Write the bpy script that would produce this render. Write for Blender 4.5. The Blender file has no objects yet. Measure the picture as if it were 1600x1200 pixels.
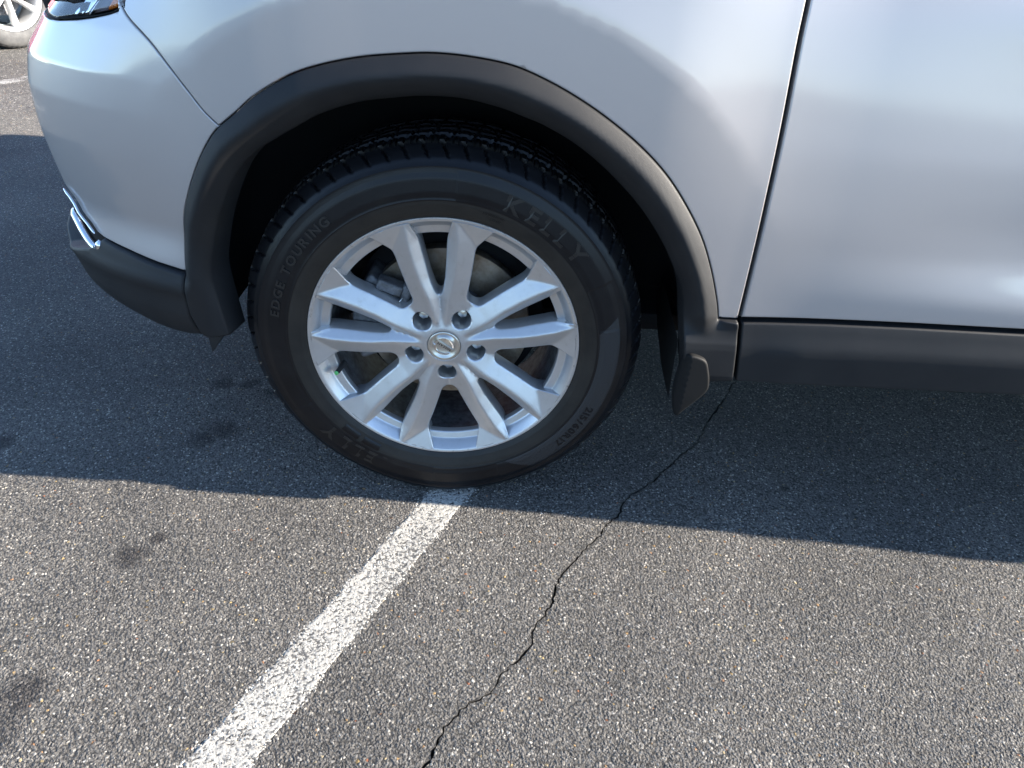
import bpy, bmesh, math, random
import numpy as np
from mathutils import Vector, Matrix
from mathutils.geometry import delaunay_2d_cdt
random.seed(7); RNG=np.random.default_rng(7)
S=bpy.context.scene; COL=S.collection

# ------------------------------------------------------------------ camera, sky, sun, exposure
cam=bpy.data.cameras.new('camera'); cam_o=bpy.data.objects.new('camera',cam); COL.objects.link(cam_o)
_yaw,_pitch,_roll=.0268,.5935,.0680
_f=Vector((math.sin(_yaw)*math.cos(_pitch),math.cos(_yaw)*math.cos(_pitch),-math.sin(_pitch)))
_r=Vector((math.cos(_yaw),-math.sin(_yaw),0)); _u=_r.cross(_f)
_r2=_r*math.cos(_roll)+_u*math.sin(_roll); _u2=-_r*math.sin(_roll)+_u*math.cos(_roll)
_m=Matrix((_r2,_u2,-_f)).transposed().to_4x4(); _m.translation=Vector((.0943,-1.037,.967))
cam_o.matrix_world=_m
cam.sensor_width=36; cam.lens=36*1094/1600; cam.clip_start=.02; cam.clip_end=2000
S.camera=cam_o
SUN_TO=Vector((2.45,-.074,1.0)).normalized()        # towards the sun: low, behind the car
_el=math.asin(SUN_TO.z); _az=math.atan2(SUN_TO.x,SUN_TO.y)
w=bpy.data.worlds.new('World'); S.world=w; w.use_nodes=True
_n=w.node_tree.nodes; _bg=_n['Background']; _sky=_n.new('ShaderNodeTexSky')
_sky.sky_type='NISHITA'; _sky.sun_disc=False; _sky.sun_elevation=_el; _sky.sun_rotation=_az
_sky.air_density=1.0; _sky.dust_density=.0; _sky.ozone_density=1.8; _sky.altitude=1800
w.node_tree.links.new(_sky.outputs[0],_bg.inputs[0]); _bg.inputs[1].default_value=.125
sun=bpy.data.lights.new('sun','SUN'); sun.energy=5.0; sun.angle=math.radians(.5); sun.color=(1,.91,.79)
sun_o=bpy.data.objects.new('sun',sun); COL.objects.link(sun_o)
sun_o.rotation_euler=SUN_TO.to_track_quat('Z','Y').to_euler()
S.view_settings.view_transform='Standard'; S.view_settings.look='None'
S.view_settings.exposure=2.16; S.view_settings.gamma=1; S.view_settings.use_curve_mapping=False
S.cycles.max_bounces=8
import math, numpy as np
WC=0.336
def catmull(pts,n=12,closed=False):
    P=np.array(pts,float); N=len(P); out=[]
    rng=range(N) if closed else range(N-1)
    for i in rng:
        if closed: p0,p1,p2,p3=P[(i-1)%N],P[i],P[(i+1)%N],P[(i+2)%N]
        else: p0,p1,p2,p3=P[max(i-1,0)],P[i],P[i+1],P[min(i+2,N-1)]
        for k in range(n):
            t=k/n
            out.append(.5*((2*p1)+(-p0+p2)*t+(2*p0-5*p1+4*p2-p3)*t*t+(-p0+3*p1-3*p2+p3)*t**3))
    if not closed: out.append(P[-1])
    return np.array(out)
def sstep(a,b,x):
    t=np.clip((np.asarray(x,float)-a)/(b-a),0,1); return t*t*(3-2*t)
# plan view of the car's near side: straight flank, then the rounded front corner
PLAN=catmull([(-.1,-.03),(-.2,-.03),(-.3,-.026),(-.4,-.008),(-.5,.028),(-.58,.074),(-.65,.13),(-.69,.19),(-.725,.26),(-.76,.38),(-.785,.56),(-.797,.89)],24)
_s=np.concatenate([[0],np.cumsum(np.hypot(*np.diff(PLAN,axis=0).T))])
_u=-.1-_s
def bow(u):
    t=np.clip(np.asarray(u,float)-.45,0,1.75); return -.014*t-.025*t*t   # the flank widens a little towards the rear doors
def plan(u):
    u=np.asarray(u,float)
    x=np.where(u>-.1,u,np.interp(-u,-_u,PLAN[:,0])); y=np.where(u>-.1,-.03+bow(u),np.interp(-u,-_u,PLAN[:,1]))
    return x,y
def plan_n(u):
    x0,y0=plan(np.asarray(u)+.012); x1,y1=plan(np.asarray(u)-.012)
    dx,dy=x1-x0,y1-y0; l=np.hypot(dx,dy)   # heading to the front
    return dy/l*-1*-1*-1, dx/l              # outward: left flank faces -y
ZT=np.linspace(.2,1.1,901)
def _soft(z,d,s=.010):
    y=np.interp(ZT,z,d); k=np.exp(-(np.arange(-40,41)*.001/s)**2/2); k/=k.sum(); return np.convolve(np.pad(y,40,'edge'),k,'valid')
DOOR=_soft([.25,.43,.468,.492,.555,.60,.65,.70,.80,.84,.885,.905,.95,1.05],[.006,.006,.006,.0050,-.0120,-.0165,-.0180,-.0210,-.0335,-.0370,-.0395,-.0415,-.053,-.090],.012)
DOORF=_soft([.25,.43,.50,.60,.70,.80,.88,.95,1.05],[-.002,-.001,-.001,-.002,-.009,-.020,-.031,-.046,-.085],.02)
def flank(u,v):
    """outward relief of the flank (fender, door, bumper)"""
    u=np.asarray(u,float); v=np.asarray(v,float)
    # door: ledge low down, hollow above it, fuller waist, crease under the windows
    door=np.interp(v,ZT,DOOR); doorf=np.interp(v,ZT,DOORF)
    w=sstep(.46,1.0,u); d=doorf*(1-w)+door*w
    # wing: flat lip round the arch, falling away above the crease; the crease dies out towards the door
    x,z=u,v-WC; r=np.hypot(x,z); ph=np.degrees(np.arctan2(z,x)); A=sstep(14,52,ph)
    t=r-.563; t=.5*(t+np.sqrt(t*t+.002**2)); t2=r-.625; t2=.5*(t2+np.sqrt(t2*t2+.02**2))
    f=.006-A*.15*t+A*.03*t2-.10*np.clip(v-.93,0,1)
    wl=sstep(-.46,-.30,u)
    # bumper: full in the middle, tucking under
    b=.002-.42*np.clip(v-.70,-.18,1)**2+.009*sstep(.515,.45,v)-.9*np.clip(.36-v,0,1)**2*4
    low=sstep(.60,.30,u); side=d*(1-low)+f*low
    return side*wl+b*(1-wl)
def body(u,v,push=0.):
    """point of the near flank at station u (metres along it) and height v"""
    x,y=plan(u); nx,ny=plan_n(u)
    d=flank(u,v)-push
    sh=np.interp(v,[.25,.33,.41,.5,.63,.70,.74,.80,.86,.95,1.0],[.05,.01,-.012,-.014,-.014,-.008,.004,.05,.11,.2,.26])*sstep(-.28,-.66,u)
    return np.stack([x+nx*d+sh,y+ny*d,np.asarray(v,float)+0*x],-1)
# ------------------------------------------------------------------ materials
def mat(name,col=(.5,.5,.5),rough=.5,metal=0,coat=0,coat_r=.03,spec=.5,trans=0,ior=1.5):
    m=bpy.data.materials.new(name); m.use_nodes=True; b=m.node_tree.nodes['Principled BSDF']
    b.inputs['Base Color'].default_value=(*col,1); b.inputs['Roughness'].default_value=rough
    b.inputs['Metallic'].default_value=metal; b.inputs['Coat Weight'].default_value=coat
    b.inputs['Coat Roughness'].default_value=coat_r; b.inputs['Specular IOR Level'].default_value=spec
    b.inputs['Transmission Weight'].default_value=trans; b.inputs['IOR'].default_value=ior
    return m
def NT(m): return m.node_tree.nodes,m.node_tree.links,m.node_tree.nodes['Principled BSDF']
def add(n,t,**k):
    x=n.new(t)
    for a,v in k.items(): setattr(x,a,v)
    return x
def noise(m,scale,detail=4,rough=.55,coord='Object'):
    n,l,_=NT(m); c=add(n,'ShaderNodeTexCoord'); t=add(n,'ShaderNodeTexNoise'); t.inputs['Scale'].default_value=scale
    t.inputs['Detail'].default_value=detail; t.inputs['Roughness'].default_value=rough
    l.new(c.outputs[coord],t.inputs['Vector']); return t
def ramp(m,src,stops):
    n,l,_=NT(m); r=add(n,'ShaderNodeValToRGB'); e=r.color_ramp.elements
    while len(e)<len(stops): e.new(.5)
    for k,(p,c) in enumerate(stops):
        e[k].position=p; e[k].color=(*c,1) if len(c)==3 else c
    l.new(src,r.inputs[0]); return r
def bump(m,src,dist,strength=1.):
    n,l,b=NT(m); x=add(n,'ShaderNodeBump'); x.inputs['Strength'].default_value=strength; x.inputs['Distance'].default_value=dist
    l.new(src,x.inputs['Height']); l.new(x.outputs[0],b.inputs['Normal']); return x
def g3(v): return (v,v,v)

paint=mat('silver_paint',(.43,.41,.42),.42,.42,1.,.012); paint.node_tree.nodes['Principled BSDF'].inputs['Coat IOR'].default_value=1.5
_t=noise(paint,9000,2); _n,_l,_b=NT(paint)
_l.new(ramp(paint,_t.outputs[0],[(.3,(.350,.322,.312)),(.7,(.380,.352,.342))]).outputs[0],_b.inputs['Base Color'])
_t2=noise(paint,55,3); _mx=add(_n,'ShaderNodeMapRange'); _mx.inputs['To Min'].default_value=.07; _mx.inputs['To Max'].default_value=.13
_l.new(_t2.outputs[0],_mx.inputs['Value']); _l.new(_mx.outputs[0],_b.inputs['Coat Roughness'])
plastic=mat('black_grained_plastic',(.012,.0125,.014),.56,spec=.24)
_t=noise(plastic,1400,3); bump(plastic,_t.outputs[0],.0004,.5)
_t=noise(plastic,14,4); _n,_l,_b=NT(plastic); _l.new(ramp(plastic,_t.outputs[0],[(.35,(.010,.0105,.012)),(.75,(.015,.015,.0155))]).outputs[0],_b.inputs['Base Color'])
dark=mat('black_void',(.010,.010,.011),.75,spec=.25)
rubber_strip=mat('seal_rubber',(.012,.012,.013),.6)
tyre_m=mat('tyre_rubber',(.012,.012,.013),.34,spec=.25)
_n,_l,_b=NT(tyre_m); _t=noise(tyre_m,16,6,.65); _l.new(ramp(tyre_m,_t.outputs[0],[(.3,(.004,.004,.005)),(.6,(.007,.007,.008)),(.85,(.015,.014,.012))]).outputs[0],_b.inputs['Base Color'])
_t=noise(tyre_m,900,3); bump(tyre_m,_t.outputs[0],.0003,.35)
tyre_dusty=mat('tyre_rubber_dusty',(.03,.03,.02),.5,spec=.32)
_n,_l,_b=NT(tyre_dusty); _t=noise(tyre_dusty,22,6,.65); _l.new(ramp(tyre_dusty,_t.outputs[0],[(.3,(.009,.0085,.008)),(.75,(.021,.0185,.0155))]).outputs[0],_b.inputs['Base Color'])
tyre_rib=mat('tyre_ribbed_band',(.016,.0165,.018),.5,spec=.4)
_n,_l,_b=NT(tyre_rib); _t=noise(tyre_rib,1500,2); bump(tyre_rib,_t.outputs[0],.0008,.8)
alloy=mat('silver_alloy',(.47,.465,.465),.36,.7,.35,.15)
_n,_l,_b=NT(alloy); _t=noise(alloy,60,6,.7)
_l.new(ramp(alloy,_t.outputs[0],[(.25,(.40,.385,.37)),(.42,(.455,.45,.45)),(.8,(.485,.48,.48))]).outputs[0],_b.inputs['Base Color'])
alloy_worn=mat('scuffed_alloy_lip',(.60,.61,.63),.38,.75,.3,.2)
_n,_l,_b=NT(alloy_worn); _t=noise(alloy_worn,70,7,.75)
_l.new(ramp(alloy_worn,_t.outputs[0],[(.32,(.12,.115,.11)),(.38,(.36,.355,.35)),(.44,(.48,.475,.475))]).outputs[0],_b.inputs['Base Color'])
bump(alloy_worn,_t.outputs[0],.001,.3)
steel=mat('zinc_steel',(.62,.60,.55),.28,1.)
disc_m=mat('brake_disc_iron',(.30,.25,.19),.42,.85)
_n,_l,_b=NT(disc_m); _t=noise(disc_m,40,5,.7); _l.new(ramp(disc_m,_t.outputs[0],[(.3,(.20,.15,.10)),(.65,(.36,.32,.27))]).outputs[0],_b.inputs['Base Color'])
iron=mat('dirty_cast_iron',(.13,.135,.145),.6,.4)
_n,_l,_b=NT(iron); _t=noise(iron,60,5,.7); _l.new(ramp(iron,_t.outputs[0],[(.3,(.05,.045,.04)),(.7,(.18,.185,.20))]).outputs[0],_b.inputs['Base Color'])
rust=mat('rusty_bracket',(.14,.07,.035),.8,.2)
chrome=mat('chrome',(.86,.87,.89),.06,1.)
cap_m=mat('champagne_cap',(.52,.49,.44),.3,.85,.6,.05)
cap_ink=mat('black_letter_paint',(.02,.02,.022),.4)
glass=bpy.data.materials.new('clear_lens'); glass.use_nodes=True; _n=glass.node_tree.nodes; _l=glass.node_tree.links
_fr=add(_n,'ShaderNodeFresnel'); _fr.inputs['IOR'].default_value=1.45; _tr=add(_n,'ShaderNodeBsdfTransparent'); _gl=add(_n,'ShaderNodeBsdfGlossy'); _gl.inputs['Roughness'].default_value=.02
_ms=add(_n,'ShaderNodeMixShader'); _l.new(_fr.outputs[0],_ms.inputs[0]); _l.new(_tr.outputs[0],_ms.inputs[1]); _l.new(_gl.outputs[0],_ms.inputs[2]); _l.new(_ms.outputs[0],_n['Material Output'].inputs[0])
amber=mat('amber_reflector',(.70,.20,.03),.25,spec=.6)
lampmetal=mat('lamp_reflector',(.75,.76,.78),.12,1.)
winglass=mat('dark_window_glass',(.012,.014,.015),.03,spec=.6)
red=mat('dark_red_paint',(.23,.014,.035),.35,.2,1.,.02)
white_paint=mat('white_car_paint',(.78,.79,.80),.35,.0,1.,.02)
green_ink=mat('green_cap_mark',(.10,.42,.12),.5)

# ------------------------------------------------------------------ mesh helpers
def link(name,verts,faces,m,parent=None,smooth=True,mats=None,idx=None,loc=None):
    me=bpy.data.meshes.new(name); me.from_pydata([tuple(map(float,v)) for v in verts],[],[tuple(map(int,f)) for f in faces])
    for mm in (mats or [m]): me.materials.append(mm)
    if idx is not None: me.polygons.foreach_set('material_index',np.asarray(idx,np.int32))
    me.polygons.foreach_set('use_smooth',[smooth]*len(me.polygons)); me.update()
    o=bpy.data.objects.new(name,me); COL.objects.link(o)
    if parent is not None: o.parent=parent
    if loc is not None: o.location=loc
    return o
def sharp(o,deg=35):
    me=o.data; bm=bmesh.new(); bm.from_mesh(me)
    for e in bm.edges:
        if len(e.link_faces)==2 and e.calc_face_angle(0)>math.radians(deg): e.smooth=False
    bm.to_mesh(me); bm.free(); return o
def recalc(o):
    bm=bmesh.new(); bm.from_mesh(o.data); bmesh.ops.recalc_face_normals(bm,faces=bm.faces); bm.to_mesh(o.data); bm.free(); return o
def thing(name,label,cat,loc=(0,0,0),group=None):
    o=bpy.data.objects.new(name,None); COL.objects.link(o); o.location=loc; o.empty_display_size=.1
    o['label']=label; o['category']=cat
    if group: o['group']=group
    return o
def part(name,parent,loc=(0,0,0)):
    o=bpy.data.objects.new(name,None); COL.objects.link(o); o.parent=parent; o.location=loc; o.empty_display_size=.1; return o
def resample(P,h,closed=True):
    P=np.asarray(P,float); Q=np.vstack([P,P[:1]]) if closed else P
    out=[]
    for a,b in zip(Q[:-1],Q[1:]):
        k=max(1,int(round(np.hypot(*(b-a))/h)))
        for i in range(k): out.append(a+(b-a)*i/k)
    if not closed: out.append(Q[-1])
    return np.array(out)
def inside(pts,poly):
    x,y=pts[:,0],pts[:,1]; r=np.zeros(len(pts),bool); a=poly; b=np.roll(poly,-1,0)
    for (x0,y0),(x1,y1) in zip(a,b):
        if y0==y1: continue
        c=(y0>y)!=(y1>y); r^=c&(x<(x1-x0)*(y-y0)/(y1-y0)+x0)
    return r
def seg_dist(pts,poly,closed=True):
    a=poly if closed else poly[:-1]; b=np.roll(poly,-1,0) if closed else poly[1:]
    d=np.full(len(pts),1e9)
    for p,q in zip(a,b):
        v=q-p; L=v@v+1e-18; t=np.clip(((pts-p)@v)/L,0,1); d=np.minimum(d,np.hypot(*(pts-p-t[:,None]*v).T))
    return d
def fill(loops,extra):
    """triangulate the area inside loops[0] and outside the other loops, through the extra points"""
    V=[];E=[]
    for L in loops:
        s=len(V); n=len(L); V+= [Vector(p) for p in L]; E+=[(s+i,s+(i+1)%n) for i in range(n)]
    nb=len(V); V+=[Vector(p) for p in extra]
    vo,eo,fo,vi,_,_=delaunay_2d_cdt(V,E,[],0,1e-7)
    vo=np.array([tuple(v) for v in vo]); F=np.array([f for f in fo if len(f)==3])
    c=vo[F].mean(1); k=inside(c,np.asarray(loops[0]))
    for L in loops[1:]: k&=~inside(c,np.asarray(L))
    F=F[k]
    a=vo[F[:,1]]-vo[F[:,0]]; b=vo[F[:,2]]-vo[F[:,0]]; fl=(a[:,0]*b[:,1]-a[:,1]*b[:,0])<0
    F[fl]=F[fl][:,::-1]
    ids=[[-1]*len(L) for L in loops]; m={}
    for o,src in enumerate(vi):
        for s in src: m[s]=o
    s=0
    for li,L in enumerate(loops):
        ids[li]=[m[s+i] for i in range(len(L))]; s+=len(L)
    return vo,F,ids
def hexgrid(lo,hi,h):
    xs=np.arange(lo[0],hi[0],h); ys=np.arange(lo[1],hi[1],h*.866)
    g=np.array([(x+(h/2 if j%2 else 0),y) for j,y in enumerate(ys) for x in xs]); return g
def panel(name,outline,m,parent,h=.012,rnd=.004,depth=.012,push=None,P=body,hb=None,lines=()):
    """a sheet-metal or plastic panel: outline on the body surface (u, v), rolled edge, real thickness"""
    out=resample(outline,hb or h*.6); g=hexgrid(out.min(0),out.max(0),h)
    g=g[inside(g,out)]; d=seg_dist(g,out); g=g[d>max(h*.5,rnd*2.0)]
    for q in lines:
        q=q[inside(q,out)]; 
        if len(q): q=q[seg_dist(q,out)>.009]
        if len(q):
            dm=np.min(np.hypot(g[:,None,0]-q[None,:,0],g[:,None,1]-q[None,:,1]),1); g=np.vstack([g[dm>h*.45],q])
    # loops just inside the rim so that the rolled edge has vertices to bend
    a=np.roll(out,1,0)-np.roll(out,-1,0); a/=np.hypot(*a.T)[:,None]+1e-12; nrm=np.stack([a[:,1],-a[:,0]],1)
    t=out+nrm*1e-4
    if inside(t,out).mean()<.5: nrm=-nrm
    ex=[g]
    for k in (.14,.45,1.0,1.6):
        q=out+nrm*rnd*k; q=q[inside(q,out)]; q=q[seg_dist(q,out)>rnd*k*.93]; ex.append(q)
    vo,F,ids=fill([out],np.vstack(ex))
    def full(q):
        d=seg_dist(q,out); e=np.clip(rnd-d,0,rnd); pu=rnd-np.sqrt(np.maximum(rnd**2-e**2,0))
        return P(q[:,0],q[:,1],(push(q) if push else 0.)+pu)
    V=full(vo); base=push(vo) if push else 0.
    eps=.0006; du=full(vo+[eps,0])-full(vo-[eps,0]); dv=full(vo+[0,eps])-full(vo-[0,eps]); nv=np.cross(du,dv); nv/=np.linalg.norm(nv,axis=1)[:,None]+1e-15
    ring=np.array(ids[0]); bb=base[ring] if push else 0.
    W=P(vo[ring,0],vo[ring,1],bb+rnd+depth)
    n=len(V); V=np.vstack([V,W]); k=len(ring)
    W2=[(ring[i],n+i,n+(i+1)%k,ring[(i+1)%k]) for i in range(k)]
    ob=recalc(link(name,V,[tuple(f) for f in F]+W2,m,parent)); me=ob.data
    # smooth, exact normals on the skin; the rim keeps its own
    vn=np.zeros((len(V),3)); me.vertices.foreach_get('co',np.zeros(len(V)*3)); vn=np.array([v.normal for v in me.vertices])
    sgn=np.sign((nv*vn[:n]).sum(1))[:,None]; sgn=np.where(np.median(sgn)<0,-1,1)
    dd=seg_dist(vo,out); use=dd>rnd*.3; vn[:n][use]=(nv*sgn)[use]
    me.normals_split_custom_set_from_vertices([tuple(map(float,v)) for v in vn])
    return ob
def loft(rows,closed=False,cap=False):
    """faces between equally long rows of points"""
    n=len(rows[0]); V=np.vstack(rows); F=[]
    for a in range(len(rows)-1):
        for i in range(n if closed else n-1):
            j=(i+1)%n; F.append((a*n+i,a*n+j,(a+1)*n+j,(a+1)*n+i))
    if cap: F+=[tuple(range(n))[::-1],tuple(range((len(rows)-1)*n,len(rows)*n))]
    return V,F
def tube(path,r,k=8,flat=1.):
    P=np.array(path,float); rows=[]
    for i in range(len(P)):
        t=P[min(i+1,len(P)-1)]-P[max(i-1,0)]; t/=np.linalg.norm(t); a=np.cross(t,(0,1,.2)); a/=np.linalg.norm(a); b=np.cross(t,a)
        rr=r[i] if np.ndim(r) else r
        rows.append([P[i]+rr*(a*math.cos(q)+b*flat*math.sin(q)) for q in np.linspace(0,2*math.pi,k,endpoint=False)])
    return loft(rows,True,True)
def lathe(prof,n=96,axis_y=True,a0=0,a1=2*math.pi):
    """revolve (depth, radius) about the wheel axis"""
    full=abs(a1-a0-2*math.pi)<1e-6; A=np.linspace(a0,a1,n,endpoint=not full); rows=[[(r*math.cos(a),y,r*math.sin(a)) for a in A] for y,r in prof]
    return loft(rows,full)
def boxm(c,s,rot=0.):
    c=np.array(c); o=[]
    for x in(-1,1):
        for y in(-1,1):
            for z in(-1,1):
                p=np.array([x*s[0]/2,y*s[1]/2,z*s[2]/2]); o.append(c+np.array([p[0]*math.cos(rot)-p[2]*math.sin(rot),p[1],p[0]*math.sin(rot)+p[2]*math.cos(rot)]))
    return o,[(0,1,3,2),(4,6,7,5),(0,4,5,1),(2,3,7,6),(0,2,6,4),(1,5,7,3)]
def bevel(o,w,seg=2):
    bm=bmesh.new(); bm.from_mesh(o.data); bmesh.ops.recalc_face_normals(bm,faces=bm.faces)
    bmesh.ops.bevel(bm,geom=bm.edges[:],offset=w,segments=seg,affect='EDGES',profile=.5); bm.to_mesh(o.data); bm.free()
    o.data.polygons.foreach_set('use_smooth',[True]*len(o.data.polygons)); return sharp(o,40)

# ------------------------------------------------------------------ ground
CRACK=[(1.02,.93),(.93,.80),(.86,.70),(.80,.58),(.74,.52),(.696,.449),(.655,.375),(.612,.31),(.579,.253),(.556,.205),(.52,.165),(.499,.144),(.462,.10),(.43,.062),(.40,.034),(.372,.01),(.358,-.012),(.350,-.036),(.338,-.05),(.322,-.066),(.312,-.082),(.306,-.10),(.283,-.122),(.262,-.15),(.240,-.18),(.222,-.208),(.212,-.235),(.206,-.262),(.196,-.285),(.183,-.298),(.176,-.32),(.168,-.352),(.156,-.365),(.138,-.382),(.122,-.404),(.112,-.425),(.104,-.432),(.08,-.446),(.062,-.462),(.051,-.479),(.040,-.50),(.034,-.525),(.022,-.544),(.005,-.575),(-.02,-.62),(-.05,-.66),(-.06,-.70),(-.09,-.78)]
def crack_outline():
    c=np.array(CRACK); c=resample(c,.007,False); n=len(c)
    off=RNG.normal(0,.0016,(n,2)); c[1:-1]+=off[1:-1]
    t=np.gradient(c,axis=0); t/=np.hypot(*t.T)[:,None]; nn=np.stack([-t[:,1],t[:,0]],1)
    s=np.linspace(0,1,n)
    k=np.convolve(RNG.normal(0,1,n+8),np.ones(9)/9,'valid')
    vis=np.interp(c[:,1],[-.8,-.45,-.3,-.05,.02,.2,.5,.95],[.0013,.0015,.0018,.0016,.0012,.0012,.0012,.0004])
    wd=np.maximum(.0013,vis*(1+1.1*k)); wd[0]=wd[-1]=.0003
    L=c+nn*(wd*(1+RNG.normal(0,.35,n)).clip(.25,2))[:,None]; R=c-nn*(wd*(1+RNG.normal(0,.35,n)).clip(.25,2))[:,None]
    return np.vstack([L,R[::-1]]),c
crack_poly,crack_mid=crack_outline()
asphalt=bpy.data.materials.new('asphalt')
def asphalt_nodes(m,stone=False):
    m.use_nodes=True; n,l,b=NT(m); c=add(n,'ShaderNodeTexCoord')
    geo=add(n,'ShaderNodeNewGeometry')
    pos=geo.outputs['Position']
    def tex(t,scale,src=pos,**k):
        x=add(n,t,**k); x.inputs['Scale'].default_value=scale; l.new(src,x.inputs['Vector']); return x
    big=tex('ShaderNodeTexNoise',2.6); big.inputs['Detail'].default_value=4
    # oil drips: a few dark round stains at fixed places
    stain=None
    for (x,y,r) in [(-.525,.128,.034),(-.492,.160,.036),(-.49,.337,.030),(-.555,.335,.030),(-.43,.31,.03),(-.525,-.201,.032),(-.497,-.155,.018),(-.60,-.52,.07),(-.56,-.46,.04),(-.917,.084,.03),(.707,.062,.010)]:
        d=add(n,'ShaderNodeVectorMath',operation='DISTANCE'); l.new(pos,d.inputs[0]); d.inputs[1].default_value=(x,y,0)
        nz=tex('ShaderNodeTexNoise',38); a=add(n,'ShaderNodeMath',operation='MULTIPLY_ADD'); a.inputs[1].default_value=r*1.5; l.new(nz.outputs[0],a.inputs[0]); l.new(d.outputs['Value'],a.inputs[2])
        q=add(n,'ShaderNodeMapRange'); q.inputs['From Min'].default_value=r*1.15; q.inputs['From Max'].default_value=r*1.9; l.new(a.outputs[0],q.inputs['Value'])
        if stain is None: stain=q.outputs[0]
        else:
            mm=add(n,'ShaderNodeMath',operation='MINIMUM'); l.new(stain,mm.inputs[0]); l.new(q.outputs[0],mm.inputs[1]); stain=mm.outputs[0]
    if stone:
        oi=add(n,'ShaderNodeObjectInfo'); rnd=oi.outputs['Random']
        fine=tex('ShaderNodeTexNoise',420); fine.inputs['Detail'].default_value=3
        col=ramp(m,rnd,STONES)
        tone=ramp(m,fine.outputs[0],[(.3,g3(.74)),(.7,g3(1.15))])
    else:
        vor=tex('ShaderNodeTexVoronoi',210); rnd=add(n,'ShaderNodeSeparateColor'); l.new(vor.outputs['Color'],rnd.inputs[0])
        col=ramp(m,rnd.outputs[0],STONES)
        tone=ramp(m,vor.outputs['Distance'],[(.15,g3(1.05)),(.62,g3(.45))])
        fin=tex('ShaderNodeTexNoise',600)
        ad=add(n,'ShaderNodeMath',operation='MULTIPLY_ADD'); l.new(vor.outputs['Distance'],ad.inputs[0]); ad.inputs[1].default_value=-1.; l.new(fin.outputs[0],ad.inputs[2])
        bump(m,ad.outputs[0],.004,.9)
    m1=add(n,'ShaderNodeMix',data_type='RGBA',blend_type='MULTIPLY'); m1.inputs[0].default_value=1; l.new(col.outputs[0],m1.inputs[6]); l.new(tone.outputs[0],m1.inputs[7])
    m2=add(n,'ShaderNodeMix',data_type='RGBA',blend_type='MULTIPLY'); m2.inputs[0].default_value=1; l.new(m1.outputs[2],m2.inputs[6])
    l.new(ramp(m,big.outputs[0],[(.3,(.76,.74,.72)),(.7,(1.18,1.14,1.09))]).outputs[0],m2.inputs[7])
    m3=add(n,'ShaderNodeMix',data_type='RGBA',blend_type='MULTIPLY'); m3.inputs[0].default_value=1; l.new(m2.outputs[2],m3.inputs[6])
    l.new(ramp(m,stain,[(0,(.42,.41,.42)),(1,g3(1.))]).outputs[0],m3.inputs[7])
    l.new(m3.outputs[2],b.inputs['Base Color']); b.inputs['Roughness'].default_value=.7; b.inputs['Specular IOR Level'].default_value=.3
STONES=[(0,(.045,.044,.044)),(.07,(.085,.083,.080)),(.35,(.104,.101,.096)),(.70,(.126,.121,.114)),(.90,(.150,.143,.133)),(.945,(.24,.23,.21)),(.985,(.36,.35,.325)),(.9945,(.35,.33,.29)),(.9955,(.33,.25,.12)),(.999,(.33,.26,.12)),(1,(.22,.09,.05))]
asphalt_nodes(asphalt)
stone_m=bpy.data.materials.new('asphalt_stone'); asphalt_nodes(stone_m,True)

GZ=-.0012
PX0,PX1,PY0,PY1=-4.5,3.5,-2.5,6.
patch=resample(np.array([(PX0,PY0),(PX1,PY0),(PX1,PY1),(PX0,PY1)]),.5)
gv,gf,gid=fill([patch,crack_poly],hexgrid((PX0+.1,PY0+.1),(PX1-.1,PY1-.1),.35))
k=~inside(gv,crack_poly); 
V=[(x,y,GZ) for x,y in gv]; F=[tuple(f) for f in gf]
R=500; s=len(V); V+=[(-R,-R,GZ),(R,-R,GZ),(R,R,GZ),(-R,R,GZ),(PX0,PY0,GZ),(PX1,PY0,GZ),(PX1,PY1,GZ),(PX0,PY1,GZ)]
F+=[(s,s+1,s+5,s+4),(s+1,s+2,s+6,s+5),(s+2,s+3,s+7,s+6),(s+3,s,s+4,s+7)]
ground=link('asphalt_pavement',V,F,asphalt,smooth=False); ground['kind']='structure'
# the crack: broken walls going down to a dirty bottom
cr=np.array([gv[i] for i in gid[1]]); n=len(cr)
V=[(x,y,GZ) for x,y in cr]+[(x,y,-.016+RNG.normal(0,.001)) for x,y in cr]
F=[(i,(i+1)%n,n+(i+1)%n,n+i) for i in range(n)]; h=n//2
F+=[(n+i,n+i+1,n+n-2-i,n+n-1-i) for i in range(h-1)]
crack_m=mat('crack_dirt',(.036,.034,.031),.9,spec=.2)
crack=link('crack',V,F,crack_m,ground,smooth=False); crack['kind']='structure'

# painted stall lines
LDIR=np.array([.442,.897]); LDIR/=np.hypot(*LDIR)
def line_edges(y):        # the near line: left and right edge x at y
    return -.022+.493*(y-.013),.068+.480*(y-.02)
line_m=mat('worn_white_line_paint',(.32,.31,.29),.75,spec=.3)
n_,l_,b_=NT(line_m); _g=add(n_,'ShaderNodeNewGeometry')
def _tx(t,sc,det=4):
    x=add(n_,t); x.inputs['Scale'].default_value=sc
    if t=='ShaderNodeTexNoise': x.inputs['Detail'].default_value=det; x.inputs['Roughness'].default_value=.62
    l_.new(_g.outputs['Position'],x.inputs['Vector']); return x
_a=_tx('ShaderNodeTexNoise',150,5); _b2=_tx('ShaderNodeTexNoise',9,3)
_s=add(n_,'ShaderNodeMath',operation='MULTIPLY_ADD'); l_.new(_b2.outputs[0],_s.inputs[0]); _s.inputs[1].default_value=.45; l_.new(_a.outputs[0],_s.inputs[2])
_c=ramp(line_m,_s.outputs[0],[(.64,(.085,.083,.08)),(.68,(.22,.215,.20)),(.73,(.32,.305,.275)),(.95,(.37,.355,.32))])
l_.new(_c.outputs[0],b_.inputs['Base Color']); bump(line_m,_s.outputs[0],.003,.8)
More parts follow.
